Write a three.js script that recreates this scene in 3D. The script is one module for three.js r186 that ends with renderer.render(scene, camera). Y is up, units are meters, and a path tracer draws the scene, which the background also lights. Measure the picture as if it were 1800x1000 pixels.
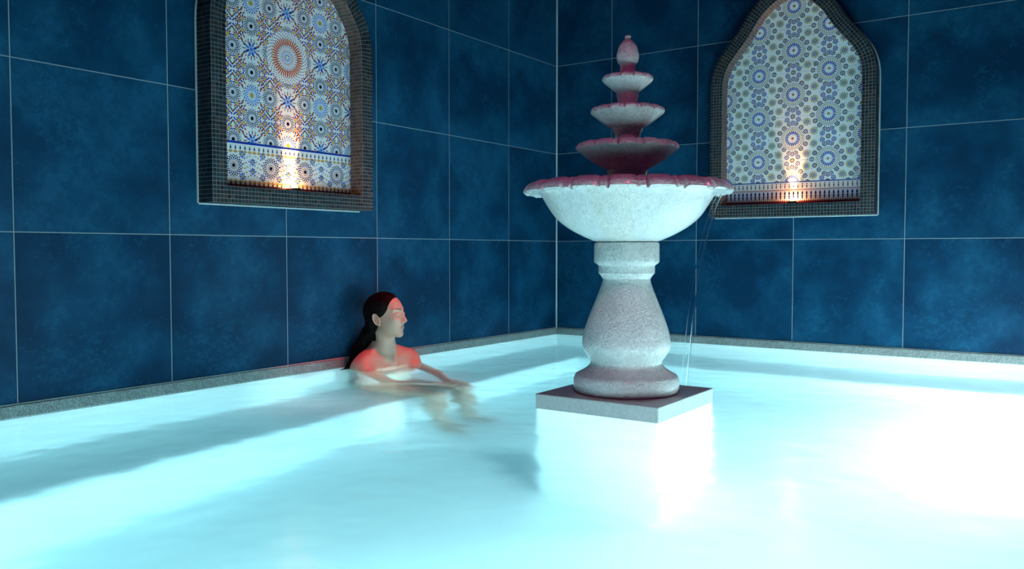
import * as THREE from 'three';
import { RoundedBoxGeometry } from 'three/addons/geometries/RoundedBoxGeometry.js';
import { mergeGeometries, mergeVertices, toCreasedNormals } from 'three/addons/utils/BufferGeometryUtils.js';
import { RectAreaLightUniformsLib } from 'three/addons/lights/RectAreaLightUniformsLib.js';

// ---------------------------------------------------------------- camera, light, exposure
const scene = new THREE.Scene();
scene.background = new THREE.Color(0x000000);
const camera = new THREE.PerspectiveCamera(2 * Math.atan(500 / 1484.6) * 180 / Math.PI, 1.8, 0.05, 60);
camera.position.set(3.0812, 0.535, 4.9958);
camera.lookAt(3.0812 - 0.56838, 0.535 - 0.03999, 4.9958 - 0.8218);
const renderer = new THREE.WebGLRenderer({ antialias: true });
renderer.toneMapping = THREE.LinearToneMapping;
renderer.toneMappingExposure = 1.0;
renderer.shadowMap.enabled = true;
RectAreaLightUniformsLib.init();
const POOL_LIGHT = 505, POOL_TINT = [0.88, 1.0, 1.0];      // two underwater lamps in the pool wall out of frame
const RED_LIGHT = 16;                                       // red ceiling spotlights out of frame
const NICHE_LIGHT = 1.3;                                    // small warm uplight in each wall niche

// ---------------------------------------------------------------- helpers
let seed = 20240611;
const rnd = () => { seed = (seed * 1664525 + 1013904223) >>> 0; return seed / 4294967296; };
const V = (x, y, z) => new THREE.Vector3(x, y, z);
const lin = (r, g, b) => new THREE.Color().setRGB(r, g, b);
const clamp = (x, a, b) => Math.min(b, Math.max(a, x));
const sstep = (a, b, x) => { const t = clamp((x - a) / (b - a), 0, 1); return t * t * (3 - 2 * t); };
const taken = {};
function numbered(name) { const n = taken[name] = (taken[name] ?? -1) + 1; return n ? name + '_' + String(n).padStart(3, '0') : name; }
function mesh(name, geo, mat, parent) {
  const o = new THREE.Mesh(geo, mat); o.name = name; o.castShadow = o.receiveShadow = true; parent.add(o); return o;
}
function thing(name, label, category, group) {
  const o = new THREE.Group(); o.name = numbered(name); o.userData = { label, category }; if (group) o.userData.group = group; scene.add(o); return o;
}
function struct(name, geo, mat) { const o = mesh(name, geo, mat, scene); o.userData.kind = 'structure'; return o; }
// uv in metres, chosen by the direction a face points
function uvBox(g, k = 1) {
  g = g.index ? g.toNonIndexed() : g;
  const p = g.attributes.position, n = g.attributes.normal, uv = new Float32Array(p.count * 2);
  for (let i = 0; i < p.count; i++) {
    const ax = Math.abs(n.getX(i)), ay = Math.abs(n.getY(i)), az = Math.abs(n.getZ(i)), x = p.getX(i), y = p.getY(i), z = p.getZ(i);
    const [a, b] = ay >= ax && ay >= az ? [x, z] : ax >= az ? [z, y] : [x, y];
    uv[2 * i] = a * k; uv[2 * i + 1] = b * k;
  }
  g.setAttribute('uv', new THREE.BufferAttribute(uv, 2)); return g;
}
function box(x0, x1, y0, y1, z0, z1, r = 0) {
  const g = r ? new RoundedBoxGeometry(x1 - x0, y1 - y0, z1 - z0, 3, r) : new THREE.BoxGeometry(x1 - x0, y1 - y0, z1 - z0);
  g.translate((x0 + x1) / 2, (y0 + y1) / 2, (z0 + z1) / 2); return uvBox(g);
}
// tileable value noise
function noiseGrid(n, cells, rng) {
  const v = new Float32Array(cells * cells); for (let i = 0; i < v.length; i++) v[i] = rng();
  const out = new Float32Array(n * n);
  for (let y = 0; y < n; y++) for (let x = 0; x < n; x++) {
    const fx = x / n * cells, fy = y / n * cells, ix = Math.floor(fx), iy = Math.floor(fy);
    let tx = fx - ix, ty = fy - iy; tx = tx * tx * (3 - 2 * tx); ty = ty * ty * (3 - 2 * ty);
    const a = v[(iy % cells) * cells + ix % cells], b = v[(iy % cells) * cells + (ix + 1) % cells], c = v[((iy + 1) % cells) * cells + ix % cells], d = v[((iy + 1) % cells) * cells + (ix + 1) % cells];
    out[y * n + x] = (a + (b - a) * tx) * (1 - ty) + (c + (d - c) * tx) * ty;
  }
  return out;
}
function fbm(n, list, rng = rnd) {
  const out = new Float32Array(n * n); let sum = 0;
  for (const [c, w] of list) { const g = noiseGrid(n, c, rng); sum += w; for (let i = 0; i < out.length; i++) out[i] += w * g[i]; }
  for (let i = 0; i < out.length; i++) out[i] /= sum; return out;
}
const toS = (c) => Math.round(255 * clamp(c <= 0.0031308 ? 12.92 * c : 1.055 * Math.pow(c, 1 / 2.4) - 0.055, 0, 1));
function dataTex(n, fn, srgb = true) {
  const d = new Uint8Array(n * n * 4);
  for (let i = 0; i < n * n; i++) { const c = fn(i); for (let k = 0; k < 3; k++) d[4 * i + k] = srgb ? toS(c[k]) : Math.round(255 * clamp(c[k], 0, 1)); d[4 * i + 3] = 255; }
  const t = new THREE.DataTexture(d, n, n); t.wrapS = t.wrapT = THREE.RepeatWrapping; t.magFilter = THREE.LinearFilter; t.minFilter = THREE.LinearMipmapLinearFilter; t.generateMipmaps = true;
  if (srgb) t.colorSpace = THREE.SRGBColorSpace; t.needsUpdate = true; return t;
}
function repeated(t, k) { const c = t.clone(); c.repeat.set(k, k); c.needsUpdate = true; return c; }

// ---------------------------------------------------------------- materials
const std = (o) => new THREE.MeshStandardMaterial(o), phy = (o) => new THREE.MeshPhysicalMaterial(o);
const mix3 = (a, b, t) => [a[0] + (b[0] - a[0]) * t, a[1] + (b[1] - a[1]) * t, a[2] + (b[2] - a[2]) * t];
// large porcelain wall tiles: navy with cloudy, trowelled patches
const NAVY = [0.0006, 0.036, 0.092], NAVY_PALE = [0.007, 0.080, 0.170], NAVY_DEEP = [0.0004, 0.023, 0.066];
const wallTileMats = [];
for (let k = 0; k < 6; k++) {
  const N = 512, big = fbm(N, [[2, 1], [4, .8], [9, .4], [24, .22]]), mid = fbm(N, [[14, 1], [30, .8], [70, .6], [160, .4]]), fine = fbm(N, [[128, 1], [256, 1]]);
  const streak = fbm(N, [[5, 1], [40, 1], [90, .8]]);
  const map = dataTex(N, (i) => {
    const a = sstep(.42, .74, big[i]) * (.55 + .45 * sstep(.35, .65, mid[i])) * .8, b = sstep(.5, .3, big[i]) * .8, s = sstep(.66, .74, streak[i]) * .3;
    let c = mix3(NAVY, NAVY_DEEP, b); c = mix3(c, NAVY_PALE, clamp(a + s, 0, 1)); const f = .9 + .2 * fine[i]; return [c[0] * f, c[1] * f, c[2] * f];
  });
  const rough = dataTex(N, (i) => { const v = .34 + .22 * mid[i] + .1 * fine[i]; return [v, v, v]; }, false);
  const bump = dataTex(N, (i) => { const v = .6 * mid[i] + .4 * fine[i]; return [v, v, v]; }, false);
  wallTileMats.push(phy({ specularIntensity: .22, map, roughnessMap: rough, roughness: 1, bumpMap: bump, bumpScale: .0006 }));
}
const groutMat = std({ color: lin(.27, .33, .35), roughness: .9 });
const paintDark = std({ color: lin(.012, .05, .10), roughness: .7 });
// speckled granite
const gN = 512, gA = fbm(gN, [[200, 1], [256, 1]]), gB = fbm(gN, [[60, 1], [120, 1]]), gC = fbm(gN, [[8, 1], [20, .6]]);
const graniteTex = dataTex(gN, (i) => { const v = .13 + .50 * Math.pow(clamp((gA[i] - .2) * 1.5, 0, 1), 2) * (.5 + gB[i]) + .06 * (gC[i] - .5); return [v * .96, v, v * 1.0]; });
const graniteMat = std({ map: repeated(graniteTex, 3), roughness: .35 });
const capTex = dataTex(gN, (i) => { const v = .36 + .16 * (gA[i] - .5) + .10 * (gB[i] - .5); return [v * .98, v, v]; });
const capMat = phy({ map: repeated(capTex, 2.5), roughness: .35, clearcoat: .4, clearcoatRoughness: .15 });
// rendered pool shell
const sN = 512, sA = fbm(sN, [[4, 1], [9, .6], [24, .3], [100, .25]]);
const shellTex = dataTex(sN, (i) => { const v = .80 + .07 * (sA[i] - .5); return [v * .93, v, v * 1.01]; });
const shellMat = std({ map: repeated(shellTex, .7), roughness: .8 });
// wet cast stone of the fountain
const stoneTex = dataTex(gN, (i) => { const v = .58 + .20 * (gA[i] - .5) + .20 * (gB[i] - .5) + .14 * (gC[i] - .5); return [v * .98, v, v * 1.0]; });
const stoneBump = dataTex(gN, (i) => { const v = .55 * gA[i] + .45 * gB[i]; return [v, v, v]; }, false);
const stoneMat = phy({ map: repeated(stoneTex, 1.6), bumpMap: repeated(stoneBump, 1.6), bumpScale: .006, roughness: .5, clearcoat: .7, clearcoatRoughness: .16 });
// the big basin has mineral streaks running down it
const run = noiseGrid(gN, 24, rnd), run2 = noiseGrid(gN, 9, rnd);
const bowlTex = dataTex(gN, (i) => { const x = i % gN, st = clamp((run[x] * .5 + run2[x] * .7 - .62) * 2.2, 0, 1) * (.55 + .45 * gC[i]), v = .66 + .16 * (gA[i] - .5) + .16 * (gB[i] - .5); return mix3([v * .98, v, v * 1.0], [v * 1.0, v * .98, v * .86], st); });
const bowlMat = phy({ map: bowlTex, bumpMap: repeated(stoneBump, 1.6), bumpScale: .006, roughness: .5, clearcoat: .7, clearcoatRoughness: .16 });
const sealantMat = std({ color: lin(.50, .56, .57), roughness: .5 });

// ---------------------------------------------------------------- the room
const CEIL = 3.2, RX = 5.2, RZ = 7.0, PX = 3.3, PZ = 4.5, WATER = -0.04, FLOOR = -1.11, SEAT = -0.65, BENCH = 0.45;
// a tile with chamfered edges, front face in the plane z = 0, uv 0..1 over 0.6 m
function plate(w, h, t, c) {
  const P = [[-w / 2 + c, -h / 2 + c, 0], [w / 2 - c, -h / 2 + c, 0], [w / 2 - c, h / 2 - c, 0], [-w / 2 + c, h / 2 - c, 0],
    [-w / 2, -h / 2, -c], [w / 2, -h / 2, -c], [w / 2, h / 2, -c], [-w / 2, h / 2, -c],
    [-w / 2, -h / 2, -t], [w / 2, -h / 2, -t], [w / 2, h / 2, -t], [-w / 2, h / 2, -t]];
  const q = [[0, 1, 2, 3], [4, 5, 1, 0], [5, 6, 2, 1], [6, 7, 3, 2], [7, 4, 0, 3], [8, 9, 5, 4], [9, 10, 6, 5], [10, 11, 7, 6], [11, 8, 4, 7]];
  const pos = [], uv = [];
  for (const [a, b, d, e] of q) for (const i of [a, b, d, a, d, e]) { pos.push(...P[i]); uv.push(P[i][0] / .6 + .5, P[i][1] / .6 + .5); }
  const g = new THREE.BufferGeometry(); g.setAttribute('position', new THREE.Float32BufferAttribute(pos, 3)); g.setAttribute('uv', new THREE.Float32BufferAttribute(uv, 2)); g.computeVertexNormals(); return g;
}
const plateCache = {};
const plateOf = (w, h) => plateCache[w.toFixed(4) + '_' + h.toFixed(4)] ??= plate(w, h, .009, .0012);
function tiledWall(name, wall, edges, place) {
  const rows = [0, .6, 1.2, 1.8, 2.4, 3.0, CEIL]; let k = 0;
  for (let j = 0; j + 1 < rows.length; j++) for (let i = 0; i + 1 < edges.length; i++) {
    const w = edges[i + 1] - edges[i] - .0036, h = rows[j + 1] - rows[j] - .0036;
    const m = mesh('wall_tile' + (k ? '_' + String(k).padStart(3, '0') : ''), plateOf(w, h), wallTileMats[Math.floor(rnd() * 6)], wall); k++;
    place(m, (edges[i] + edges[i + 1]) / 2, (rows[j] + rows[j + 1]) / 2);
  }
}
const colsL = [.004, .576]; while (colsL.at(-1) < RZ - .61) colsL.push(colsL.at(-1) + .5986); colsL.push(RZ - .002);
const colsB = [.004, .4254]; while (colsB.at(-1) < RX - .61) colsB.push(colsB.at(-1) + .5986); colsB.push(RX - .002);
const wallL = struct('wall_left', box(-.17, -.0012, -.02, CEIL, -.17, RZ), groutMat);
tiledWall('wall_left', wallL, colsL, (m, u, y) => { m.position.set(0, y, u); m.rotation.y = Math.PI / 2; });
const wallB = struct('wall_back', box(-.0012, RX, -.02, CEIL, -.17, -.0012), groutMat);
tiledWall('wall_back', wallB, colsB, (m, u, y) => m.position.set(u, y, 0));
struct('wall_right', box(RX, RX + .15, -.02, CEIL, -.17, RZ), paintDark);
struct('wall_front', box(-.17, RX + .15, -.02, CEIL, RZ, RZ + .15), paintDark);
struct('ceiling', box(-.17, RX + .15, CEIL, CEIL + .15, -.17, RZ + .15), paintDark);
struct('trim_1', (() => { const g = new THREE.CylinderGeometry(.0075, .0075, CEIL, 8); g.translate(.0005, CEIL / 2, .0005); return uvBox(g); })(), sealantMat);   // sealant bead in the corner
// deck behind the camera
struct('floor', mergeGeometries([box(PX + .12, RX, -.2, 0, 0, RZ), box(0, PX + .12, -.2, 0, PZ + .12, RZ)]), graniteMat);
// pool shell
struct('pool_floor', box(-.12, PX + .12, FLOOR - .15, FLOOR, -.12, PZ + .12), shellMat);
struct('pool_wall_left', box(-.12, 0, FLOOR, -.055, -.12, PZ + .12), shellMat);
struct('pool_wall_back', box(0, PX + .12, FLOOR, -.055, -.12, 0), shellMat);
struct('pool_wall_right', box(PX, PX + .12, FLOOR, -.06, 0, PZ + .12), shellMat);
struct('pool_wall_front', box(0, PX, FLOOR, -.06, PZ, PZ + .12), shellMat);
struct('pool_bench_left', box(-.02, BENCH, FLOOR - .02, SEAT, -.02, PZ + .02, .018), shellMat);
struct('pool_bench_back', box(BENCH - .03, PX + .02, FLOOR - .02, SEAT, -.02, BENCH, .018), shellMat);
// stone kerb of the pool
struct('trim_2', box(-.01, .016, -.075, 0, -.01, PZ, .003), graniteMat);
struct('trim_3', box(.016, PX, -.075, 0, -.01, .016, .003), graniteMat);
struct('trim_6', mergeGeometries([box(-.002, .006, -.002, .004, 0, PZ), box(0, PX, -.002, .004, -.002, .006)]), sealantMat);
struct('trim_4', box(PX - .016, PX + .12, -.06, 0, .016, PZ + .12, .003), graniteMat);
struct('trim_5', box(0, PX - .016, -.06, 0, PZ - .016, PZ + .12, .003), graniteMat);

// ---------------------------------------------------------------- water
{
  const wN = 512, wA = fbm(wN, [[5, 1], [11, .7], [23, .45], [47, .25]]);
  const waveBump = dataTex(wN, (i) => [wA[i], wA[i], wA[i]], false);
  const waterMat = phy({ color: 0xffffff, transmission: 1, thickness: 1, ior: 1.333, roughness: .19, attenuationColor: lin(.77, .953, .985), attenuationDistance: 1.5, bumpMap: repeated(waveBump, .45), bumpScale: .010 });
  const g = uvBox(new THREE.BoxGeometry(PX + .0016, WATER - FLOOR + .001, PZ + .0016).translate(PX / 2, (WATER + FLOOR - .001) / 2, PZ / 2));
  const w = mesh('pool_water', g, waterMat, scene); w.castShadow = false;
  w.userData = { kind: 'stuff', label: 'glowing pale turquoise water filling the indoor pool', category: 'water' };
}

// ---------------------------------------------------------------- lamps of the room
function poolLamp(z, label) {
  const t = thing('pool_lamp', label, 'pool lamp', 'underwater lamps in the pool wall');
  t.position.set(PX, -.52, z);
  const ring = new THREE.LatheGeometry([[.0, 0], [.15, 0], [.15, .018], [.138, .026], [.126, .02], [.126, .008], [0, .008]].map(([r, y]) => new THREE.Vector2(r, y)), 40); ring.rotateZ(Math.PI / 2);
  mesh('housing', ring, std({ color: lin(.6, .6, .6), metalness: 1, roughness: .3 }), t);
  const lens = new THREE.CylinderGeometry(.125, .125, .004, 40); lens.rotateZ(Math.PI / 2); lens.translate(-.012, 0, 0);
  mesh('lens', lens, std({ color: 0xffffff, emissive: lin(...POOL_TINT), emissiveIntensity: 8, roughness: .4 }), t);
  const l = new THREE.RectAreaLight(lin(...POOL_TINT), POOL_LIGHT, .22, .22); l.position.set(-.03, 0, 0); t.add(l); l.lookAt(PX - 2, -.52, z); 
}
poolLamp(1.1, 'round underwater lamp in pool wall nearer the back wall');
poolLamp(3.35, 'round underwater lamp in pool wall nearer the deck');
function redLamp(x, z, aim, power, tint, cone, label) {
  const t = thing('ceiling_lamp', label, 'lamp', 'red ceiling spotlights'); t.position.set(x, CEIL, z);
  mesh('housing', new THREE.LatheGeometry([[.035, 0], [.075, 0], [.075, -.012], [.06, -.016], [.05, -.05], [.042, -.05], [.035, -.02]].map(([r, y]) => new THREE.Vector2(r, y)), 32), std({ color: lin(.05, .05, .05), roughness: .5 }), t);
  mesh('bulb', new THREE.SphereGeometry(.033, 20, 14).translate(0, -.04, 0), std({ color: lin(1, .2, .2), emissive: lin(1, .02, .03), emissiveIntensity: 3 }), t);
  const l = new THREE.SpotLight(lin(...tint), power, 0, cone, .6, 2); l.castShadow = true; l.shadow.radius = 2; l.position.set(0, -.05, 0); l.target.position.set(aim[0] - x, aim[1] - CEIL, aim[2] - z); t.add(l, l.target);
}
redLamp(1.35, 1.5, [.22, .05, 1.93], RED_LIGHT * 1.8, [1, .008, .03], .19, 'red ceiling spotlight aimed at the bather');
redLamp(2.9, 4.2, [1.65, .4, 2.2], RED_LIGHT * .42, [1, .04, .34], .36, 'red ceiling spotlight aimed at the fountain');

// ---------------------------------------------------------------- the two arched niches
const NI = { W: .395, SILL: .805, FACE: .07, DEPTH: .10, PANEL: .018, LOW: .07 };
// right half of the opening from the shoulder to the apex: [half width, height over the sill]
const archHalf = [[.395, .66], [.393, .72], [.382, .775], [.358, .828], [.318, .882], [.240, .978], [.183, 1.066], [.138, 1.115], [.082, 1.157], [.030, 1.177], [0, 1.180]];
const archCurve = new THREE.CatmullRomCurve3([...archHalf.map(([x, y]) => V(x, y, 0)), ...archHalf.slice(0, -1).reverse().map(([x, y]) => V(-x, y, 0))], false, 'centripetal');
// inner line of the frame: up the right side, over the arch, down the left side; points with outward normals at an even pitch
function frameLine(pitch) {
  const raw = [V(NI.W, 0, 0)]; for (let i = 0; i <= 400; i++) raw.push(archCurve.getPoint(i / 400)); raw.push(V(-NI.W, 0, 0));
  const len = [0]; for (let i = 1; i < raw.length; i++) len.push(len[i - 1] + raw[i].distanceTo(raw[i - 1]));
  const L = len.at(-1), n = Math.round(L / pitch), pts = []; let k = 0;
  for (let i = 0; i <= n; i++) {
    const s = L * i / n; while (k < raw.length - 2 && len[k + 1] < s) k++;
    pts.push(raw[k].clone().lerp(raw[k + 1], clamp((s - len[k]) / (len[k + 1] - len[k] || 1), 0, 1)));
  }
  return pts.map((p, i) => { const d = pts[Math.min(n, i + 1)].clone().sub(pts[Math.max(0, i - 1)]).normalize(); return { p, n: i === 0 ? V(1, 0, 0) : i === n ? V(-1, 0, 0) : V(d.y, -d.x, 0) }; });
}
const PITCH = .0176, line = frameLine(PITCH);
const TESS = [[.010, .020, .032], [.016, .034, .050], [.006, .009, .016], [.022, .045, .060], [.050, .040, .042], [.075, .050, .045], [.030, .030, .036], [.012, .026, .042]];
const TESS_WARM = [[.17, .095, .080], [.13, .080, .072], [.20, .115, .095], [.09, .06, .06], [.15, .10, .09]];
function tesseraBuilder(palette = TESS) {
  const pos = [], nor = [], col = [];
  const face = (a, b, c, d, n, c3) => { for (const v of [a, b, c, a, c, d]) { pos.push(v.x, v.y, v.z); nor.push(n.x, n.y, n.z); col.push(...c3); } };
  // four corners of one small tile, in order, its normal and its height
  return {
    add(q, n, h = .0016) {
      const mid = q[0].clone().add(q[1]).add(q[2]).add(q[3]).multiplyScalar(.25);
      const e = q.map((v) => { const d = v.clone().sub(mid), l = d.length(); return mid.clone().addScaledVector(d, Math.max(.2, (l - .0017) / l)); });
      const tilt = (rnd() - .5) * .0006, t = e.map((v, i) => v.clone().addScaledVector(n, h + (i < 2 ? tilt : -tilt)));
      if (new THREE.Vector3().subVectors(t[1], t[0]).cross(new THREE.Vector3().subVectors(t[2], t[0])).dot(n) < 0) { t.reverse(); e.reverse(); }
      const base = palette[Math.floor(Math.pow(rnd(), 1.25) * palette.length)], k = .5 + .55 * rnd(), c3 = base.map((x) => x * k);
      face(t[0], t[1], t[2], t[3], n, c3);
      for (let i = 0; i < 4; i++) { const j = (i + 1) % 4, s = t[j].clone().sub(t[i]).cross(n).normalize(); face(e[i], e[j], t[j], t[i], s, c3); }
    },
    build() { const g = new THREE.BufferGeometry(); g.setAttribute('position', new THREE.Float32BufferAttribute(pos, 3)); g.setAttribute('normal', new THREE.Float32BufferAttribute(nor, 3)); g.setAttribute('color', new THREE.Float32BufferAttribute(col, 3)); return g; },
  };
}
const tessMat = std({ vertexColors: true, roughness: .28 });
const mosaicGrout = std({ color: lin(.30, .32, .32), roughness: .9 });
// strip of small tiles along a list of rails: rails[i][j] is a point, normals[i] the strip's normal there
function strip(b, rails, normal) { for (let i = 0; i + 1 < rails.length; i++) for (let j = 0; j + 1 < rails[i].length; j++) b.add([rails[i][j], rails[i + 1][j], rails[i + 1][j + 1], rails[i][j + 1]], normal(i)); }
const range = (n) => [...Array(n + 1).keys()];
const frameGeo = {};
{
  const D = NI.DEPTH, F = NI.FACE, fc = 4, dc = 6, rc = 5;
  const at = (i, o, z) => line[i].p.clone().addScaledVector(line[i].n, o).setZ(z);
  const idx = range(line.length - 1);
  const b1 = tesseraBuilder();                                                        // front face
  strip(b1, idx.map((i) => range(fc).map((j) => at(i, F * j / fc, D))), () => V(0, 0, 1));
  const bn = Math.round(2 * (NI.W + F) / PITCH);
  strip(b1, range(bn).map((i) => range(fc).map((j) => V(-(NI.W + F) + 2 * (NI.W + F) * i / bn, -NI.LOW * j / fc, D))), () => V(0, 0, 1));
  const b2 = tesseraBuilder(TESS_WARM);                                                        // reveal and sill
  strip(b2, idx.map((i) => range(rc).map((j) => at(i, 0, D + (NI.PANEL - D) * j / rc))), (i) => line[i].n.clone().negate());
  const sn = Math.round(2 * NI.W / PITCH);
  strip(b2, range(sn).map((i) => range(rc).map((j) => V(-NI.W + 2 * NI.W * i / sn, 0, D + (NI.PANEL - D) * j / rc))), () => V(0, 1, 0));
  const b3 = tesseraBuilder();                                                        // outer sides and underside
  strip(b3, idx.map((i) => range(dc).map((j) => at(i, F, D * j / dc))), (i) => line[i].n);
  for (const s of [-1, 1]) strip(b3, range(4).map((i) => range(dc).map((j) => V(s * (NI.W + F), -NI.LOW * i / 4, D * j / dc))), () => V(s, 0, 0));
  strip(b3, range(bn).map((i) => range(dc).map((j) => V(-(NI.W + F) + 2 * (NI.W + F) * i / bn, -NI.LOW, D * j / dc))), () => V(0, -1, 0));
  frameGeo.front = b1.build(); frameGeo.reveal = b2.build(); frameGeo.side = b3.build();
  // the body under the mosaic
  const sh = new THREE.Shape(); sh.moveTo(NI.W + F, -NI.LOW);
  for (const { p, n } of line) { const q = p.clone().addScaledVector(n, F); sh.lineTo(q.x, q.y); }
  sh.lineTo(-NI.W - F, -NI.LOW); sh.closePath();
  const hole = new THREE.Path(); line.forEach(({ p }, i) => (i ? hole.lineTo(p.x, p.y) : hole.moveTo(p.x, p.y))); hole.closePath(); sh.holes.push(hole);
  frameGeo.body = uvBox(new THREE.ExtrudeGeometry(sh, { depth: D, bevelEnabled: false }));
  // sealant bead where the frame meets the wall
  const bead = line.map(({ p, n }) => p.clone().addScaledVector(n, F + .002).setZ(.002)); bead.unshift(V(NI.W + F + .002, -NI.LOW - .002, .002)); bead.push(V(-NI.W - F - .002, -NI.LOW - .002, .002));
  const path = new THREE.CurvePath(); for (let i = 0; i < bead.length; i++) path.add(new THREE.LineCurve3(bead[i], bead[(i + 1) % bead.length]));
  const parts = []; for (const c of path.curves) { const g = new THREE.TubeGeometry(c, 1, .0055, 6, false); parts.push(g); }
  frameGeo.bead = mergeGeometries(parts);
}
// outline of the opening as a polygon, a little larger so that it runs behind the reveal
const opening = line.map(({ p, n }) => [p.x + n.x * .003, p.y + n.y * .003]);
function clipTo(poly, x0, y0, x1, y1) {
  const cut = (P, inside, hit) => { const o = []; for (let i = 0; i < P.length; i++) { const a = P[i], b = P[(i + 1) % P.length], ia = inside(a), ib = inside(b); if (ia) o.push(a); if (ia !== ib) o.push(hit(a, b)); } return o; };
  const hx = (x) => (a, b) => [x, a[1] + (b[1] - a[1]) * (x - a[0]) / (b[0] - a[0])], hy = (y) => (a, b) => [a[0] + (b[0] - a[0]) * (y - a[1]) / (b[1] - a[1]), y];
  poly = cut(poly, (p) => p[0] >= x0, hx(x0)); if (poly.length) poly = cut(poly, (p) => p[0] <= x1, hx(x1));
  if (poly.length) poly = cut(poly, (p) => p[1] >= y0, hy(y0)); if (poly.length) poly = cut(poly, (p) => p[1] <= y1, hy(y1)); return poly;
}
// print of the ceramic panels; canvas in metres with the origin at the sill's middle
const PPM = 1300, CW = 1060, CH = 1560;
function printPanel(draw) {
  const cv = document.createElement('canvas'); cv.width = CW; cv.height = CH; const c = cv.getContext('2d');
  c.fillStyle = '#f4f7fb'; c.fillRect(0, 0, CW, CH); c.translate(CW / 2, CH); c.scale(PPM, -PPM); draw(c);
  const t = new THREE.CanvasTexture(cv); t.colorSpace = THREE.SRGBColorSpace; t.wrapS = t.wrapT = THREE.ClampToEdgeWrapping; t.anisotropy = 8; return t;
}
const INK = { navy: '#131d5e', blue: '#1437a8', sky: '#4a86e0', orange: '#b84a1c', yellow: '#dcb93e', green: '#6b8c56', black: '#0e1236', red: '#8e2f3a', mauve: '#8d86b0', maroon: '#5e1430', tan: '#caa36a' };
const ell = (c, x, y, a, b, rot, col) => { if (a < .0065) { a *= 1.08; b *= 1.12; } c.fillStyle = col; c.beginPath(); c.ellipse(x, y, a, b, rot, 0, 7); c.fill(); };
const ringDots = (c, x, y, R, n, a, b, col, off = 0) => { for (let k = 0; k < n; k++) { const t = (k + off) / n * 2 * Math.PI; ell(c, x + R * Math.cos(t), y + R * Math.sin(t), a, b, t, col); } };
const ringTicks = (c, x, y, r0, r1, n, w, col, off = 0) => { c.strokeStyle = col; c.lineWidth = w; for (let k = 0; k < n; k++) { const t = (k + off) / n * 2 * Math.PI; c.beginPath(); c.moveTo(x + r0 * Math.cos(t), y + r0 * Math.sin(t)); c.lineTo(x + r1 * Math.cos(t), y + r1 * Math.sin(t)); c.stroke(); } };
const circ = (c, x, y, r, w, col) => { c.strokeStyle = col; c.lineWidth = w; c.beginPath(); c.arc(x, y, r, 0, 7); c.stroke(); };
const disc = (c, x, y, r, col) => ell(c, x, y, r, r, 0, col);
function mandala(c, x, y, k, pale) {           // dark sunflower of dots
  disc(c, x, y, .043 * k, '#f4f7fb');
  disc(c, x, y, .0085 * k, INK.black); ringTicks(c, x, y, .010 * k, .019 * k, 18, .0011 * k, pale ? INK.sky : INK.mauve);
  ringDots(c, x, y, .0225 * k, 18, .0034 * k, .0022 * k, pale ? INK.sky : INK.navy); ringDots(c, x, y, .0295 * k, 18, .0040 * k, .0024 * k, pale ? INK.sky : INK.black, .5);
  ringDots(c, x, y, .0365 * k, 18, .0034 * k, .0026 * k, pale ? INK.blue : INK.navy); ringDots(c, x, y, .0425 * k, 18, .0022 * k, .0017 * k, pale ? INK.mauve : INK.navy, .5);
  if (pale) disc(c, x, y, .008 * k, INK.yellow);
}
function flower(c, x, y, k, heart, petals, second, turn = 0) {
  for (let i = 0; i < 8; i++) { const t = turn + i / 8 * 2 * Math.PI; ell(c, x + .0145 * k * Math.cos(t), y + .0145 * k * Math.sin(t), .0072 * k, .0036 * k, t, i % 2 ? second : petals); }
  disc(c, x, y, .0062 * k, heart);
}
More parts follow.
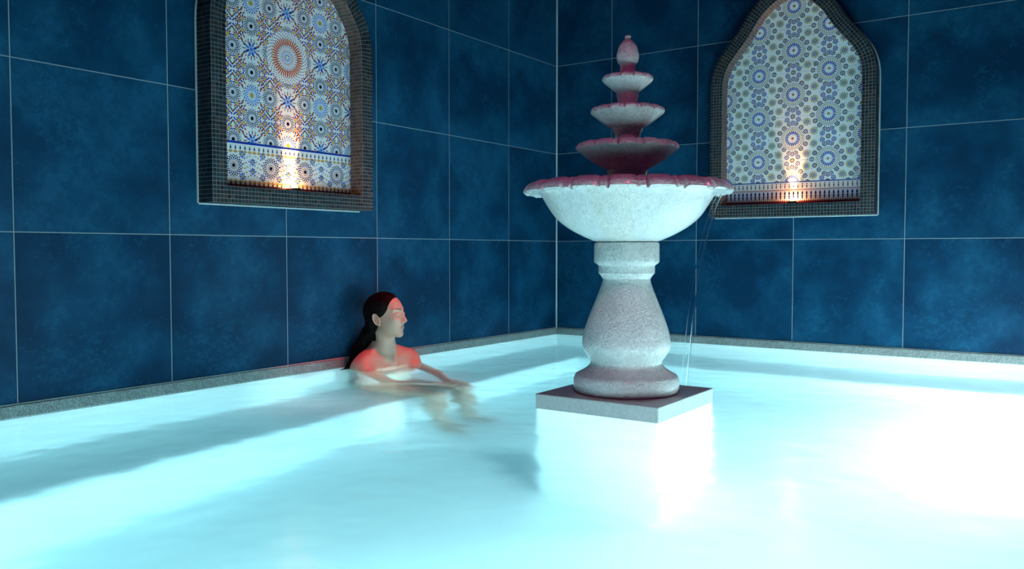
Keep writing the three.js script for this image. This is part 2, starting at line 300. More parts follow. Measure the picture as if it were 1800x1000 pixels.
const tilePrint1 = printPanel((c) => {
  const cx = (i) => .2 * i, cy = (j) => .01 + .2 * j;
  for (let i = -3; i < 3; i++) for (let j = -1; j < 7; j++) {                        // each 20 cm tile, mirrored about its own middle
    const x0 = cx(i) + .1, y0 = cy(j) + .1;
    for (const [sx, sy] of [[1, 1], [1, -1], [-1, 1], [-1, -1]]) {
      const P = (a, b) => [x0 + sx * a, y0 + sy * b];
      for (let k = 0; k < 26; k++) { const a = ((k * 37) % 26) / 26 * .098, b = ((k * 11 + 5) % 26) / 26 * .098; const [x, y] = P(a, b); ell(c, x, y, .0042, .0021, sx * sy * k * .8, [INK.navy, INK.orange, INK.sky, INK.green, INK.black, INK.blue][k % 6]); }
      for (const [a, b, k] of [[.022, .056, 1], [.056, .022, 1], [.030, .016, .8]]) { const [x, y] = P(a, b); disc(c, x, y, .021 * k, '#f4f7fb'); flower(c, x, y, k, INK.yellow, INK.blue, INK.orange); }
      for (const [a, b, col] of [[.038, .038, INK.orange], [.046, .046, INK.navy], [.010, .075, INK.sky], [.075, .010, INK.sky], [.012, .034, INK.green], [.062, .050, INK.orange], [.050, .062, INK.orange], [.008, .010, INK.blue]]) { const [x, y] = P(a, b); ell(c, x, y, .0075, .0036, sx * sy * .8, col); }
    }
  }
  for (let i = -2; i <= 2; i++) for (let j = 0; j <= 6; j++) {
    const x = cx(i), y = cy(j), odd = (i + j + 9) % 2;
    mandala(c, x + .1, y, 1.0); mandala(c, x, y + .1, 1.0);
    if (odd) { disc(c, x, y, .034, '#f4f7fb'); flower(c, x, y, 1.5, INK.sky, INK.blue, INK.sky, .39); ringDots(c, x, y, .034, 12, .005, .0025, INK.orange); ringDots(c, x, y, .042, 16, .0035, .0022, INK.navy); } else mandala(c, x, y, 1.15, true);
  }
  const bx = 0, by = .61;                                                              // large middle rosette
  disc(c, bx, by, .118, '#f4f7fb');
  for (let r = .092; r < .118; r += .0075) ringDots(c, bx, by, r, 36, .0024, .0022, r > .11 ? INK.blue : INK.navy, r * 50 % 1);
  circ(c, bx, by, .0885, .0016, INK.mauve); ringTicks(c, bx, by, .058, .086, 44, .0068, INK.orange); circ(c, bx, by, .0575, .0016, INK.mauve);
  ringDots(c, bx, by, .052, 28, .0028, .0024, INK.navy); ringTicks(c, bx, by, .033, .049, 40, .002, INK.mauve); ringDots(c, bx, by, .029, 20, .0026, .0022, INK.navy); ringTicks(c, bx, by, .012, .026, 24, .0018, INK.sky); ringDots(c, bx, by, .011, 8, .003, .002, INK.blue);
  // lower border course
  c.fillStyle = '#f4f7fb'; c.fillRect(-.5, 0, 1, .2); c.fillStyle = INK.blue; c.fillRect(-.5, .1935, 1, .0085);
  for (let x = -.49; x < .5; x += .025) {
    c.fillStyle = INK.navy; c.beginPath(); c.moveTo(x - .0042, .172); c.quadraticCurveTo(x - .003, .18, x, .188); c.quadraticCurveTo(x + .003, .18, x + .0042, .172); c.quadraticCurveTo(x, .166, x - .0042, .172); c.fill();
    for (const [y0, cc] of [[.158, INK.tan], [.030, INK.tan]]) { c.fillStyle = cc; c.beginPath(); c.moveTo(x - .0125, y0); c.lineTo(x, y0 + .010); c.lineTo(x + .0125, y0); c.lineTo(x, y0 - .007); c.fill(); }
  }
  for (let i = -2; i < 2; i++) {
    const x = .1 + .2 * i, y = .098;
    for (const s of [-1, 1]) for (let k = 0; k < 18; k++) { ell(c, x + s * (.048 + (k * 7 % 18) / 18 * .05), .042 + (k * 5 % 18) / 18 * .108, .0042, .0022, s * k, [INK.navy, INK.orange, INK.sky, INK.blue, INK.green][k % 5]); }
    disc(c, x, y, .047, '#f4f7fb'); disc(c, x, y, .0085, INK.black); circ(c, x, y, .0125, .003, INK.mauve); circ(c, x, y, .017, .0035, INK.tan); ringDots(c, x, y, .025, 18, .0035, .0024, INK.mauve); ringDots(c, x, y, .032, 18, .0042, .0028, INK.navy, .5); ringDots(c, x, y, .0395, 18, .004, .003, INK.black); ringDots(c, x, y, .0455, 18, .003, .0024, INK.navy, .5);
    for (const [a, b] of [[.045, .05], [-.045, .05], [.045, -.045], [-.045, -.045], [.1, .02], [.1, -.02]]) flower(c, x + a, y + b, .75, INK.yellow, INK.blue, INK.sky);
  }
  c.fillStyle = INK.maroon; c.fillRect(-.5, 0, 1, .018); for (let x = -.49; x < .5; x += .025) { c.fillStyle = INK.black; c.fillRect(x - .0035, .006, .007, .018); disc(c, x, .0245, .0032, INK.black); }
});
const tilePrint2 = printPanel((c) => {
  const px = .2, py = .253, y0 = .0;
  const small = (x, y, a, b) => { disc(c, x, y, .0165, '#e8f0f0'); ringDots(c, x, y, .0105, 8, .0036, .0029, a); disc(c, x, y, .0036, b); };
  const grey = (x, y) => { disc(c, x, y, .0225, '#e8f0f0'); ringDots(c, x, y, .0195, 12, .0034, .0024, INK.green, .5); ringDots(c, x, y, .0145, 10, .0032, .0025, INK.yellow); ringDots(c, x, y, .0095, 8, .0032, .0026, INK.blue, .5); disc(c, x, y, .0032, INK.navy); };
  for (let i = -5; i <= 5; i++) for (let j = 0; j < 24; j++) for (const s of [0, .5]) ell(c, (i + s) * .1 + .014 * Math.sin(j * 2.1), (j + s) * .0506, .0024, .0024, 0, [INK.navy, INK.mauve, INK.red][(i + j + 9) % 3]);
  const cells = []; for (let i = -3; i <= 3; i++) for (let j = -1; j <= 5; j++) cells.push([i * px, (j + (Math.abs(i) % 2 ? 0 : .5)) * py + y0]);
  for (const [x, y] of cells) {
    const n = 14; for (let k = 0; k < n; k++) { const t = k / n * 2 * Math.PI, R = .083 + .006 * Math.cos(4 * t); small(x + R * Math.cos(t), y + 1.0 * R * Math.sin(t), k % 2 ? INK.navy : INK.black, k % 3 ? INK.red : INK.navy); }
  }
  for (const [x, y] of cells) {
    const yy = y + py / 2;
    small(x, yy, INK.black, INK.red); for (let k = 0; k < 6; k++) { const t = (k + .5) / 6 * 2 * Math.PI; small(x + .037 * Math.cos(t), yy + .037 * Math.sin(t), INK.blue, k % 2 ? INK.red : INK.navy); }
    for (const sx of [-1, 1]) for (const sy of [-1, 1]) grey(x + sx * .08, yy + sy * .036);
  }
  for (const [x, y] of cells) {
    disc(c, x, y, .068, '#e8f0f0'); for (const [R, m, col] of [[.0660, 40, INK.navy], [.0600, 36, INK.mauve], [.0545, 32, INK.navy]]) ringDots(c, x, y, R, m, .0021, .0020, col, R * 77 % 1);
    ringDots(c, x, y, .0490, 26, .0030, .0024, INK.yellow); disc(c, x, y, .0455, '#f4f8fa'); ringTicks(c, x, y, .0270, .0435, 22, .0062, INK.blue); circ(c, x, y, .0240, .0010, INK.sky);
    disc(c, x, y, .0068, INK.red); c.strokeStyle = '#e8e8e8'; c.lineWidth = .002; c.beginPath(); c.moveTo(x, y - .007); c.lineTo(x, y + .007); c.stroke();
  }
  // lower border
  c.fillStyle = '#e2e2e6'; c.fillRect(-.5, 0, 1, .132); c.fillStyle = INK.blue; c.fillRect(-.5, .126, 1, .005); c.fillStyle = INK.red; c.fillRect(-.5, .0815, 1, .004); c.fillStyle = '#c9c6da'; c.fillRect(-.5, .024, 1, .056);
  for (let x = -.49; x < .5; x += .025) {
    c.fillStyle = INK.red; c.fillRect(x - .0014, .093, .0028, .026); disc(c, x, .104, .0036, INK.maroon); disc(c, x, .117, .0028, INK.maroon); disc(c, x, .095, .0028, INK.maroon);
    c.fillStyle = INK.navy; c.fillRect(x - .0017, .032, .0034, .044); ell(c, x, .062, .0045, .009, 0, INK.navy); ell(c, x, .046, .0062, .0035, 0, INK.navy); ell(c, x, .036, .0035, .006, 0, INK.navy);
  }
  c.fillStyle = INK.maroon; c.fillRect(-.5, 0, 1, .017); for (let x = -.49; x < .5; x += .0125) disc(c, x, .0195, .004, INK.maroon);
});
function niche(place, turn, print, xs, ys, label, lampLabel, panelName) {
  const t = thing('wall_niche', label, 'niche'); t.position.copy(place); t.rotation.y = turn;
  mesh('frame', frameGeo.body, mosaicGrout, t);
  for (const [n, g] of [['front_mosaic', frameGeo.front], ['reveal_mosaic', frameGeo.reveal], ['side_mosaic', frameGeo.side]]) mesh(n, g, tessMat, t).userData.kind = 'stuff';
  mesh('sealant_bead', frameGeo.bead, sealantMat, t);
  const back = new THREE.Shape(opening.map(([x, y]) => new THREE.Vector2(x, y)));
  const panel = mesh('panel_bed', uvBox(new THREE.ExtrudeGeometry(back, { depth: NI.PANEL - .0045, bevelEnabled: false })), std({ color: lin(.66, .68, .66), roughness: .8 }), t);
  const mat = phy({ map: print, roughness: .22, clearcoat: .6, clearcoatRoughness: .08 });
  let k = 0;
  for (let i = 0; i + 1 < xs.length; i++) for (let j = 0; j + 1 < ys.length; j++) {
    const poly = clipTo(opening, xs[i] + .0009, ys[j] + .0009, xs[i + 1] - .0009, ys[j + 1] - .0009); if (poly.length < 3) continue;
    const g = new THREE.ExtrudeGeometry(new THREE.Shape(poly.map(([x, y]) => new THREE.Vector2(x, y))), { depth: .005, bevelEnabled: false }).translate(0, 0, NI.PANEL - .005);
    const p = g.attributes.position, uv = g.attributes.uv; for (let v = 0; v < p.count; v++) uv.setXY(v, .5 + p.getX(v) * PPM / CW, p.getY(v) * PPM / CH);
    mesh(k ? 'ceramic_tile_' + String(k).padStart(3, '0') : 'ceramic_tile', g, mat, panel); k++;
  }
  // small warm uplight standing on the sill
  const l = thing('niche_lamp', lampLabel, 'lamp', 'uplights in the wall niches'); l.position.copy(V(.012, NI.SILL_, .050).applyAxisAngle(V(0, 1, 0), turn).add(place)); l.position.y = place.y + .0017; l.rotation.y = turn;
  mesh('body', new THREE.LatheGeometry([[0, 0], [.026, 0], [.028, .003], [.028, .012], [.025, .015], [.021, .015], [.021, .011], [0, .011]].map(([r, y]) => new THREE.Vector2(r, y)), 28), std({ color: lin(.16, .12, .09), metalness: 1, roughness: .35 }), l);
  mesh('bulb', new THREE.SphereGeometry(.0125, 16, 12).translate(0, .018, 0), std({ color: lin(1, .8, .5), emissive: lin(1, .62, .26), emissiveIntensity: 14 }), l);
  const s = new THREE.SpotLight(lin(1, .46, .16), NICHE_LIGHT * 1.7, 0, .34, 1, 2); s.castShadow = true; s.shadow.radius = .5; s.position.set(0, .020, 0); s.target.position.set(0, .6, -.07); l.add(s, s.target);
  const pl = new THREE.PointLight(lin(1, .46, .16), NICHE_LIGHT * .07, 0, 2); pl.castShadow = true; pl.shadow.radius = .5; pl.position.set(0, .018, 0); l.add(pl);
}
NI.SILL_ = 0;
niche(V(0, NI.SILL, 2.373), Math.PI / 2, tilePrint1, [-.6, -.4, -.2, 0, .2, .4, .6], [0, .203, .41, .61, .81, 1.01, 1.3], 'arched niche on left wall with large orange-rayed rosette in its ceramic panel', 'small warm uplight on the sill under the orange-rayed rosette panel');
niche(V(1.616, NI.SILL, 0), 0, tilePrint2, [-.8, -.4, 0, .4, .8].map((x) => x), [0, .131, .253, .506, .759, 1.012, 1.3], 'arched niche behind the fountain with rows of blue-rayed rosettes in its panel', 'small warm uplight on the sill of the niche behind the fountain');
// ---------------------------------------------------------------- the fountain
const FX = 1.648, FZ = 2.176, fountain = thing('fountain', 'tiered cast stone fountain on square plinth standing in the pool', 'fountain');
fountain.position.set(FX, FLOOR, FZ);
const up = (y) => y - FLOOR;                                     // heights over the pool floor
mesh('plinth', box(-.242, .242, 0, up(-.047), -.242, .242, .006), shellMat, fountain);
mesh('cap_slab', box(-.2445, .2445, up(-.047), up(.013), -.2445, .2445, .004), capMat, fountain);
const heightKnots = [[-2, -2], [.70, .697], [.735, .730], [.757, .748], [.820, .788], [.848, .832], [.908, .905], [.948, .932], [.980, .985], [1.029, 1.036], [1.063, 1.061], [1.0945, 1.1155], [1.138, 1.1575], [1.164, 1.178], [1.196, 1.2195], [1.222, 1.2476], [1.283, 1.304], [1.3165, 1.3266]];
const trueHeight = (y) => { for (let i = 1; i < heightKnots.length; i++) if (y <= heightKnots[i][0] || i === heightKnots.length - 1) { const [a, b] = heightKnots[i - 1], [c, d] = heightKnots[i]; return b + (d - b) * (y - a) / (c - a); } };
// turned part: profile [radius, height over water-side datum, petal weight]; petals cut the rim into scallops
const tongues = (t) => { t -= Math.floor(t); const g = (c, w) => { let d = Math.abs(t - c); d = Math.min(d, 1 - d); return Math.exp(-d * d / (w * w)); }; return Math.min(1, g(0, .035) + .85 * g(.27, .03)); };
function turned(profile, petals = 0, depth = .012, drop = .006, seg = 96, phase = 0) {
  const pts = profile.map(([r, y, w]) => [r, trueHeight(y), w]), n = petals ? petals * 16 : seg, pos = [], uv = [], idx = []; let len = 0;
  for (let i = 0; i < pts.length; i++) {
    if (i) len += Math.hypot(pts[i][0] - pts[i - 1][0], pts[i][1] - pts[i - 1][1]);
    for (let k = 0; k <= n; k++) {
      const a = k / n * 2 * Math.PI, w = pts[i][2] || 0, t = petals * k / n + phase, f = petals && w ? tongues(t) : 0, b = petals && w ? Math.pow(Math.abs(Math.sin(Math.PI * (t - .135))), .3) : 0;
      const r = pts[i][0] - w * f * depth + w * (b - .85) * depth * .35, y = pts[i][1] - w * f * drop + w * (b - .85) * drop * .5;
      pos.push(Math.max(0, r) * Math.cos(a), up(y), Math.max(0, r) * Math.sin(a)); uv.push(k / n * Math.max(.2, Math.round(pts[Math.floor(pts.length / 2)][0] * 6.28 * 10) / 10), len);
    }
  }
  for (let i = 0; i + 1 < pts.length; i++) for (let k = 0; k < n; k++) { const a = i * (n + 1) + k, b = a + n + 1; idx.push(a, b, a + 1, b, b + 1, a + 1); }
  const g = new THREE.BufferGeometry(); g.setAttribute('position', new THREE.Float32BufferAttribute(pos, 3)); g.setAttribute('uv', new THREE.Float32BufferAttribute(uv, 2)); g.setIndex(idx);
  return toCreasedNormals(g, .7);
}
const smoothProfile = (pts, n = 40) => new THREE.SplineCurve(pts.map(([r, y]) => new THREE.Vector2(r, y))).getPoints(n).map((p) => [p.x, p.y]);
mesh('pedestal', turned([[0, .013], [.183, .013], [.192, .020], [.1955, .034], [.1955, .060], [.190, .074], ...smoothProfile([[.186, .079], [.158, .094], [.140, .108], [.133, .120], [.134, .131], [.148, .152], [.162, .178], [.163, .205], [.155, .245], [.134, .305], [.112, .360], [.095, .405], [.089, .425], [.090, .437], [.100, .451]], 60), [.104, .455], [.104, .481], [.1055, .484], [.119, .494], [.1205, .500], [.120, .560], [.117, .568], [.10, .570], [0, .570]]), stoneMat, fountain);
// basins: underside from the foot up to the lip, over the petalled rim, down the inside
function basin(name, foot, curve, lip, N, depth, drop, inner) {
  return mesh(name, turned([[0, foot], ...curve, ...lip, ...inner], N, depth, drop, 96, .37), foot < .6 ? bowlMat : stoneMat, fountain);
}
const big = basin('basin', .570, [...smoothProfile([[.112, .5705], [.160, .590], [.218, .622], [.262, .658], [.292, .700], [.312, .735], [.320, .750]], 26)],
  [[.330, .757, 0], [.352, .757, 0], [.370, .753, .1], [.379, .753, .5], [.3835, .761, .9], [.381, .774, 1], [.374, .790, 1], [.362, .808, 1], [.346, .819, 1], [.330, .816, .6], [.319, .800, .3]], 18, .020, .011,
  smoothProfile([[.300, .770], [.270, .705], [.200, .650], [.1, .620], [0, .615]], 12));
mesh('basin_water', new THREE.CylinderGeometry(.312, .312, .004, 64).translate(0, up(.770), 0), phy({ transmission: 1, thickness: .1, roughness: .08, ior: 1.333 }), big);
const stem = (name, p) => mesh(name, turned(p), stoneMat, fountain);
stem('stem', [[.095, .62], [.095, .63], ...smoothProfile([[.080, .66], [.070, .72], [.068, .78], [.070, .830], [.073, .842]], 14), [.073, .848], [0, .848]]);
const b3 = basin('basin', .848, smoothProfile([[.073, .8485], [.085, .853], [.125, .872], [.160, .893], [.176, .905]], 14), [[.181, .908, 0], [.186, .910, .1], [.189, .917, .5], [.187, .930, 1], [.179, .943, 1], [.168, .948, .9], [.158, .944, .5]], 13, .012, .009, smoothProfile([[.148, .932], [.1, .90], [0, .885]], 8));
stem('stem', [[.050, .885], [.050, .95], [.047, .955], [.047, .968], [.054, .974], [.056, .980], [0, .980]]);
const b2 = basin('basin', .980, smoothProfile([[.056, .9805], [.070, .987], [.096, 1.004], [.120, 1.022], [.129, 1.029]], 12), [[.133, 1.033, 0], [.1355, 1.040, .4], [.1345, 1.050, 1], [.127, 1.060, 1], [.118, 1.063, .9], [.110, 1.059, .5]], 14, .009, .007, smoothProfile([[.102, 1.05], [.07, 1.03], [0, 1.02]], 8));
stem('stem', [[.036, 1.02], [.035, 1.066], [.036, 1.075], [.041, 1.090], [.041, 1.0945], [0, 1.0945]]);
const b1 = basin('basin', 1.0945, smoothProfile([[.041, 1.095], [.052, 1.104], [.072, 1.121], [.086, 1.133]], 10), [[.0905, 1.138, 0], [.0935, 1.144, .4], [.0925, 1.153, 1], [.087, 1.161, 1], [.079, 1.164, .9], [.072, 1.160, .5]], 12, .007, .006, smoothProfile([[.066, 1.155], [.04, 1.14], [0, 1.135]], 8));
stem('stem', [[.030, 1.135], [.0285, 1.17], [.0275, 1.190], [.031, 1.196], [0, 1.196]]);
mesh('finial', turned(smoothProfile([[0, 1.196], [.030, 1.1965], [.0385, 1.207], [.041, 1.222], [.0375, 1.245], [.030, 1.266], [.018, 1.283], [.0115, 1.290], [.0105, 1.298], [.0115, 1.306], [.0075, 1.314], [0, 1.3165]], 50)), stoneMat, fountain);
// water dribbling off the far right of the rim
const waterClear = phy({ color: 0xffffff, transmission: 1, thickness: .004, ior: 1.333, roughness: .03 });
function dribble(off, back, end, r, label) {
  const R = V(.8225, 0, -.5688), B = V(-.5688, 0, -.8225), c = V(FX, 0, FZ), y0 = .748, pts = [];
  for (let i = 0; i <= 14; i++) { const t = i / 14; pts.push(c.clone().addScaledVector(R, off + (end - off) * (1 - Math.pow(1 - t, 1.25))).addScaledVector(B, back).setY(y0 + (WATER - .004 - y0) * t * (.35 + .65 * t))); }
  const o = mesh(numbered('water_stream'), new THREE.TubeGeometry(new THREE.CatmullRomCurve3(pts), 40, r, 8, false), waterClear, scene); o.userData = { label, category: 'water', group: 'streams off the basin rim' };
}
dribble(.356, .02, .228, .0032, 'thicker stream of water falling from the right edge of the big basin');
dribble(.350, .06, .215, .0014, 'hair-thin thread of water beside the thicker stream from the basin rim');
// ---------------------------------------------------------------- the bather
const hyp = Math.hypot;
const smin = (a, b, k) => { const h = Math.max(k - Math.abs(a - b), 0) / k; return Math.min(a, b) - h * h * k * .25; };
const smax = (a, b, k) => -smin(-a, -b, k);
// tapered capsule; sz squeezes the distance along z about zc so that trunks are broader than deep
function cap(x, y, z, A, B, ra, rb, sz = 1, zc = 0) {
  if (sz !== 1) z = zc + (z - zc) / sz;
  const bx = B[0] - A[0], by = B[1] - A[1], bz = B[2] - A[2], px = x - A[0], py = y - A[1], pz = z - A[2];
  const h = clamp((px * bx + py * by + pz * bz) / (bx * bx + by * by + bz * bz), 0, 1);
  return hyp(px - bx * h, py - by * h, pz - bz * h) - (ra + (rb - ra) * h);
}
const ellip = (x, y, z, C, R) => { const a = (x - C[0]) / R[0], b = (y - C[1]) / R[1], c = (z - C[2]) / R[2], k0 = hyp(a, b, c), k1 = hyp(a / R[0], b / R[1], c / R[2]); return k1 < 1e-9 ? -Math.min(...R) : k0 * (k0 - 1) / k1; };
// naive surface nets over a box
function surface(sdf, lo, hi, cell) {
  const n = [0, 1, 2].map((k) => Math.ceil((hi[k] - lo[k]) / cell) + 1), [nx, ny, nz] = n, f = new Float32Array(nx * ny * nz), id = (i, j, k) => i + nx * (j + ny * k);
  for (let k = 0; k < nz; k++) for (let j = 0; j < ny; j++) for (let i = 0; i < nx; i++) f[id(i, j, k)] = sdf(lo[0] + i * cell, lo[1] + j * cell, lo[2] + k * cell);
  const vert = new Int32Array(nx * ny * nz).fill(-1), pos = [], ind = [];
  const E8 = [[0, 0, 0], [1, 0, 0], [0, 1, 0], [1, 1, 0], [0, 0, 1], [1, 0, 1], [0, 1, 1], [1, 1, 1]], EDG = [[0, 1], [2, 3], [4, 5], [6, 7], [0, 2], [1, 3], [4, 6], [5, 7], [0, 4], [1, 5], [2, 6], [3, 7]];
  for (let k = 0; k + 1 < nz; k++) for (let j = 0; j + 1 < ny; j++) for (let i = 0; i + 1 < nx; i++) {
    const v = E8.map(([a, b, c]) => f[id(i + a, j + b, k + c)]); let neg = 0; for (const q of v) if (q < 0) neg++; if (!neg || neg === 8) continue;
    let x = 0, y = 0, z = 0, m = 0;
    for (const [a, b] of EDG) if ((v[a] < 0) !== (v[b] < 0)) { const t = v[a] / (v[a] - v[b]); x += E8[a][0] + (E8[b][0] - E8[a][0]) * t; y += E8[a][1] + (E8[b][1] - E8[a][1]) * t; z += E8[a][2] + (E8[b][2] - E8[a][2]) * t; m++; }
    vert[id(i, j, k)] = pos.length / 3; pos.push(lo[0] + (i + x / m) * cell, lo[1] + (j + y / m) * cell, lo[2] + (k + z / m) * cell);
  }
  const quad = (a, b, c, d, flip) => { if (a < 0 || b < 0 || c < 0 || d < 0) return; if (flip) ind.push(a, c, b, a, d, c); else ind.push(a, b, c, a, c, d); };
  for (let k = 1; k + 1 < nz; k++) for (let j = 1; j + 1 < ny; j++) for (let i = 1; i + 1 < nx; i++) {
    const s = f[id(i, j, k)] < 0;
    if (s !== f[id(i + 1, j, k)] < 0) quad(vert[id(i, j - 1, k - 1)], vert[id(i, j, k - 1)], vert[id(i, j, k)], vert[id(i, j - 1, k)], !s);
    if (s !== f[id(i, j + 1, k)] < 0) quad(vert[id(i - 1, j, k - 1)], vert[id(i - 1, j, k)], vert[id(i, j, k)], vert[id(i, j, k - 1)], !s);
    if (s !== f[id(i, j, k + 1)] < 0) quad(vert[id(i - 1, j - 1, k)], vert[id(i, j - 1, k)], vert[id(i, j, k)], vert[id(i - 1, j, k)], !s);
  }
  const e = cell * .5, nor = new Float32Array(pos.length);
  for (let v = 0; v < pos.length; v += 3) { const x = pos[v], y = pos[v + 1], z = pos[v + 2], a = sdf(x + e, y, z) - sdf(x - e, y, z), b = sdf(x, y + e, z) - sdf(x, y - e, z), c = sdf(x, y, z + e) - sdf(x, y, z - e), l = hyp(a, b, c) || 1; nor[v] = a / l; nor[v + 1] = b / l; nor[v + 2] = c / l; }
  const g = new THREE.BufferGeometry(); g.setAttribute('position', new THREE.Float32BufferAttribute(pos, 3)); g.setAttribute('normal', new THREE.BufferAttribute(nor, 3)); g.setIndex(ind); return g;
}
const CZ = 1.885;
// head in its own axes: f towards the face, u up, s to her right
const HEAD = { at: [.180, .212, 1.902], yaw: .30, nod: .06 };
const hc = Math.cos(HEAD.yaw), hs = Math.sin(HEAD.yaw), nc = Math.cos(HEAD.nod), ns = Math.sin(HEAD.nod);
function toHead(x, y, z) { const a = x - HEAD.at[0], b = y - HEAD.at[1], c = z - HEAD.at[2]; const f = a * hc - c * hs, s = a * hs + c * hc; return [f * nc + b * ns, -f * ns + b * nc, s]; }
function headSdf(f, u, s) {
  const m = Math.abs(s);
  let d = ellip(f, u, s, [-.012, .033, 0], [.095, .079, .072]);
  d = smin(d, ellip(f, u, s, [.032, -.020, 0], [.056, .082, .055]), .03);
  d = smin(d, ellip(f, u, m, [.018, -.062, .018], [.050, .040, .032]), .03);
  d = smin(d, ellip(f, u, s, [.066, -.094, 0], [.018, .016, .020]), .022);
  d = smin(d, ellip(f, u, m, [.056, -.018, .038], [.022, .020, .020]), .022);
  d = smin(d, cap(f, u, m, [.078, .026, .008], [.066, .028, .046], .0085, .006), .016);
  d = smax(d, -(hyp(f - .0945, u - .007, m - .031) - .0205), .014);
  d = smin(d, hyp(f - .0715, u - .005, (m - .032) * .84) - .0138, .005);
  d = smax(d, -cap(f, u, m, [.0865, .0125, .020], [.0775, .0120, .046], .0012, .0010), .003);   // fold over the lid
  d = smin(d, cap(f, u, s, [.082, .012, 0], [.103, -.028, 0], .0068, .0088), .013);
  d = smin(d, hyp(f - .091, u + .035, m - .010) - .0075, .008);
  d = smin(d, cap(f, u, m, [.0890, -.0580, 0], [.077, -.061, .021], .0055, .003), .007);
  d = smin(d, cap(f, u, m, [.0865, -.0690, 0], [.077, -.065, .019], .0062, .003), .007);
  d = smax(d, -cap(f, u, m, [.0968, -.0635, 0], [.0830, -.0635, .022], .0016, .0012), .003);
  d = smax(d, -(hyp(f - .102, u + .083, s * .5) - .014), .012);
  // ear
  const eu = u + .014, ef = f + .016 + eu * .28, ek = hyp(ef / .0140, eu / .0255), em = m - .0765 - Math.max(0, -ef) * .45;
  let ear = hyp((ek - 1) * .0165, em) - .0040;                                              // helix
  ear = smin(ear, ellip(ef, eu, m, [0, 0, .0715], [.0135, .0245, .0055]), .004);
  ear = smin(ear, hyp((hyp((ef - .001) / .0078, (eu - .002) / .0150) - 1) * .009, em + .002) - .0025, .003);   // inner fold
  ear = smin(ear, hyp(ef - .0125, eu + .005, m - .0755) - .0045, .004);                     // tragus
  ear = smin(ear, hyp(ef - .004, eu + .0255, m - .0745) - .0065, .005);                     // lobe
  return smin(d, ear, .006);
}
const R2 = (c, dz) => CZ + dz;
function neckSdf(x, y, z) {
  let d = cap(x, y, z, [.140, -.04, CZ], [.166, .125, CZ + .012], .053, .046);
  d = smin(d, cap(x, y, z, [.205, -.02, CZ + .012], [.160, .13, CZ + .054], .012, .010), .03);
  return smin(d, cap(x, y, z, [.205, -.02, CZ - .012], [.160, .13, CZ - .034], .012, .010), .03);
}
function trunk(x, y, z) {
  let d = cap(x, y, z, [.145, -.115, CZ], [.145, -.31, CZ], .098, .088, 1.5, CZ);
  d = smin(d, cap(x, y, z, [.145, -.31, CZ], [.145, -.43, CZ], .086, .088, 1.38, CZ), .06);
  d = smin(d, cap(x, y, z, [.140, -.48, CZ], [.145, -.53, CZ], .102, .105, 1.5, CZ), .06);
  for (const s of [-1, 1]) d = smin(d, hyp(x - .222, (y + .195) * .95, z - CZ - s * .076) - .050, .05);
  return d;
}
const ARM = [ // shoulder, elbow, wrist, finger direction
  { s: 1, sh: [.160, -.042, CZ + .165], el: [.420, -.205, CZ + .255], wr: [.650, -.165, CZ + .190] },
  { s: -1, sh: [.160, -.034, CZ - .170], el: [.400, -.195, CZ - .095], wr: [.610, -.170, CZ + .075] },
];
function bodySdf(x, y, z) {
  let d = trunk(x, y, z);
  d = smin(d, neckSdf(x, y, z), .035);
  for (const a of ARM) {
    const s = a.s;
    d = smin(d, cap(x, y, z, [.130, .045, CZ + s * .03], [.145, .000, CZ + s * .13], .038, .036), .05);
    d = smin(d, cap(x, y, z, [.150, -.034, CZ + s * .10], a.sh, .060, .056), .05);
    d = smin(d, cap(x, y, z, [.196, -.004, CZ + s * .018], [.178, .010, CZ + s * .135], .010, .009), .022);
    d = smin(d, cap(x, y, z, a.sh, a.el, .050, .037), .03);
    d = smin(d, cap(x, y, z, a.el, a.wr, .038, .024), .02);
    const hip = [.165, -.560, CZ + s * .088], kn = [.560, -.535, CZ + s * .105], an = [.600, -1.025, CZ + s * .10];
    d = smin(d, cap(x, y, z, hip, kn, .086, .058), .05);
    d = smin(d, cap(x, y, z, kn, an, .055, .034), .03);
    d = smin(d, cap(x, y, z, [.560, -.66, CZ + s * .105], [.575, -.80, CZ + s * .102], .052, .046), .04);
    d = smin(d, cap(x, y, z, [.590, -1.074, CZ + s * .10], [.745, -1.084, CZ + s * .115], .032, .023, 1.0), .03);
  }
  return d;
}
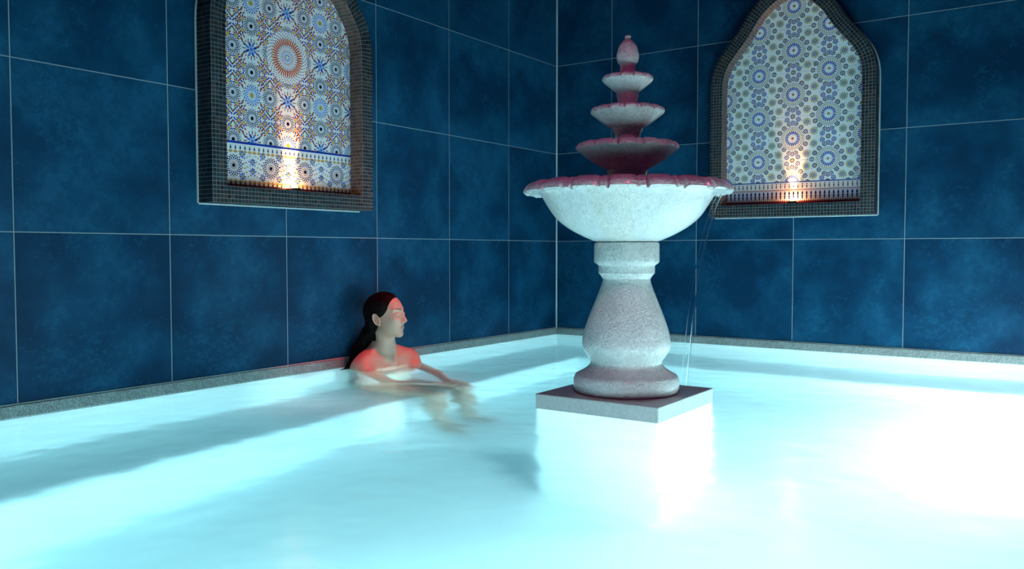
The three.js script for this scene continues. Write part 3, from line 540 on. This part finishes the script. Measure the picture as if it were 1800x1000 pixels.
// a hand: palm and five separate bent fingers, fingers along d, back of the hand along n
function handSdf(a) {
  const w = new THREE.Vector3(...a.wr), d = V(.96, -.10, -a.s * .22).normalize(), n = V(.08, .94, a.s * .30); n.addScaledVector(d, -n.dot(d)).normalize(); const t = d.clone().cross(n).multiplyScalar(-1);  // t: side
  const thumbSide = -a.s * Math.sign(t.z || 1) || 1, P = (l, s, h) => { const q = w.clone().addScaledVector(d, l).addScaledVector(t, s * thumbSide).addScaledVector(n, h); return [q.x, q.y, q.z]; };
  const caps = [[P(-.01, 0, 0), P(.03, .012, 0), .022, .020], [P(-.01, 0, 0), P(.03, -.012, 0), .022, .019], [P(.03, .022, 0), P(.082, .028, 0), .015, .012], [P(.03, .006, 0), P(.086, .009, .002), .016, .012], [P(.03, -.010, 0), P(.083, -.010, .002), .015, .012], [P(.03, -.022, 0), P(.074, -.028, 0), .014, .0115]];
  const fingers = [[.082, .028, .068], [.087, .009, .077], [.083, -.010, .071], [.074, -.028, .055]].map(([l, s, L], i) => { const sp = (1.5 - i) * .006; return [[P(l, s, .001), P(l + L * .48, s + sp, -.004), .0098, .009], [P(l + L * .48, s + sp, -.004), P(l + L * .78, s + sp * 1.4, -.014), .009, .0082], [P(l + L * .78, s + sp * 1.4, -.014), P(l + L * .98, s + sp * 1.6, -.025), .0082, .0072]]; });
  const thumb = [[P(.02, .022, -.004), P(.052, .050, -.012), .015, .0115], [P(.052, .050, -.012), P(.080, .060, -.016), .0112, .0098], [P(.080, .060, -.016), P(.102, .062, -.020), .0098, .0082]];
  const f = (x, y, z) => { let v = 1; for (const c of caps) v = smin(v, cap(x, y, z, ...c), .012); for (const g of fingers) { let q = 1; for (const c of g) q = smin(q, cap(x, y, z, ...c), .004); v = smin(v, q, .004); } let q = 1; for (const c of thumb) q = smin(q, cap(x, y, z, ...c), .006); v = smin(v, q, .010); return smin(v, cap(x, y, z, a.el, a.wr, .038, .024), .02); };
  return { f, mid: P(.075, 0, 0) };
}
{
  const org = [.15, SEAT, CZ], person = thing('person', 'person with slicked-back dark hair sitting shoulder-deep in the pool, arms stretched forward', 'person');
  person.position.set(...org);
  const geos = [surface(bodySdf, [0.005, -1.118, CZ - .30], [.80, .09, CZ + .34], .010)];
  const headFull = (x, y, z) => smin(headSdf(...toHead(x, y, z)), neckSdf(x, y, z), .018);
  geos.push(surface(headFull, [.055, .065, 1.80], [.315, .335, 2.01], .0024));
  for (const a of ARM) { const h = handSdf(a); geos.push(surface(h.f, h.mid.map((v, k) => v - [.105, .07, .09][k]), h.mid.map((v, k) => v + [.115, .07, .09][k]), .0038)); }
  for (const [n, g] of geos.entries()) {
    const p = g.attributes.position, col = new Float32Array(p.count * 3);
    for (let i = 0; i < p.count; i++) {
      let c = [.55, .345, .25];
      if (n === 1) {
        const [f, u, s] = toHead(p.getX(i), p.getY(i), p.getZ(i)), m = Math.abs(s);
        if (f > .03) {
          const at = (A, B, ra, rb) => cap(0, u, m, [0, ...A], [0, ...B], ra, rb);
          const lip = f > .074 ? Math.min(at([-.0585, 0], [-.062, .021], .0055, .0022), at([-.0690, 0], [-.0655, .019], .0058, .0022)) : 1, brow = at([.0290, .013], [.0335, .046], .0042, .0020), lash = at([-.0050, .020], [-.0035, .0445], .0021, .0018);
          c = mix3(c, [.46, .21, .18], sstep(.001, -.0015, lip)); c = mix3(c, [.07, .045, .035], .8 * sstep(.002, -.001, brow)); c = mix3(c, [.05, .035, .03], .8 * sstep(.001, -.001, lash));
        }
      }
      col.set(c, 3 * i);
    }
    g.setAttribute('color', new THREE.BufferAttribute(col, 3)); g.translate(-org[0], -org[1], -org[2]);
  }
  mesh('body', mergeGeometries(geos), phy({ vertexColors: true, roughness: .45, clearcoat: .15, clearcoatRoughness: .35 }), person);
  // hair: slicked back over the skull, falling behind the ear and shoulder to the water
  const line = [[.112, .085], [.098, .070], [.085, .057], [.06, .047], [.03, .041], [.006, .034], [-.004, .004], [-.012, -.028], [-.05, -.036], [-.12, -.05]];
  const front = (u) => { for (let i = 1; i < line.length; i++) if (u >= line[i][0]) { const [a, b] = line[i - 1], [c, d] = line[i]; return d + (b - d) * clamp((u - c) / (a - c), 0, 1); } return -.05; };
  const hairSdf = (x, y, z) => {
    const [f, u, s] = toHead(x, y, z);
    const edge = front(u) - f; let d = smax(ellip(f, u, s, [-.012, .033, 0], [.095, .079, .072]) - .0012 - .0068 * sstep(.0, .045, edge), -edge * .75, .004);
    d = smin(d, cap(f, u, s, [-.058, .01, 0], [-.070, -.085, 0], .048, .042, 1.2, 0), .03);
    let q = cap(x, y, z, [.082, .125, CZ + .03], [.062, .03, CZ + .075], .040, .036, 1.3, CZ + .05);
    q = smin(q, cap(x, y, z, [.062, .03, CZ + .085], [.060, -.055, CZ + .125], .036, .034), .03); q = smin(q, cap(x, y, z, [.060, -.055, CZ + .125], [.075, -.16, CZ + .13], .033, .012), .03);
    q = smin(q, cap(x, y, z, [.060, -.045, CZ + .14], [.085, -.052, CZ + .235], .020, .006), .02);
    d = smin(d, q, .03);
    return d - .0011 * Math.sin(s * 420 + 6 * Math.sin(u * 40)) * sstep(.06, .0, f);
  };
  const hg = surface(hairSdf, [.012, -.20, 1.80], [.29, .345, 2.16], .0036); hg.translate(-org[0], -org[1], -org[2]);
  mesh('hair', hg, phy({ color: lin(.005, .004, .004), roughness: .55, specularIntensity: .12 }), person);
  const suit = surface((x, y, z) => { let d = trunk(x, y, z) - .005; d = smax(d, y + .125 + .02 * Math.cos((z - CZ) * 40) * (x > .16 ? 1 : 0), .008); return smax(d, (x - .19) * .6 - (y + .50) * .8, .008); }, [.0, -.68, CZ - .22], [.34, -.08, CZ + .22], .0085); suit.translate(-org[0], -org[1], -org[2]);
  const sm = mesh('swimsuit', suit, std({ color: lin(.66, .62, .52), roughness: .75 }), person); sm.userData.label = 'cream strapless swimsuit';
}

renderer.render(scene, camera);
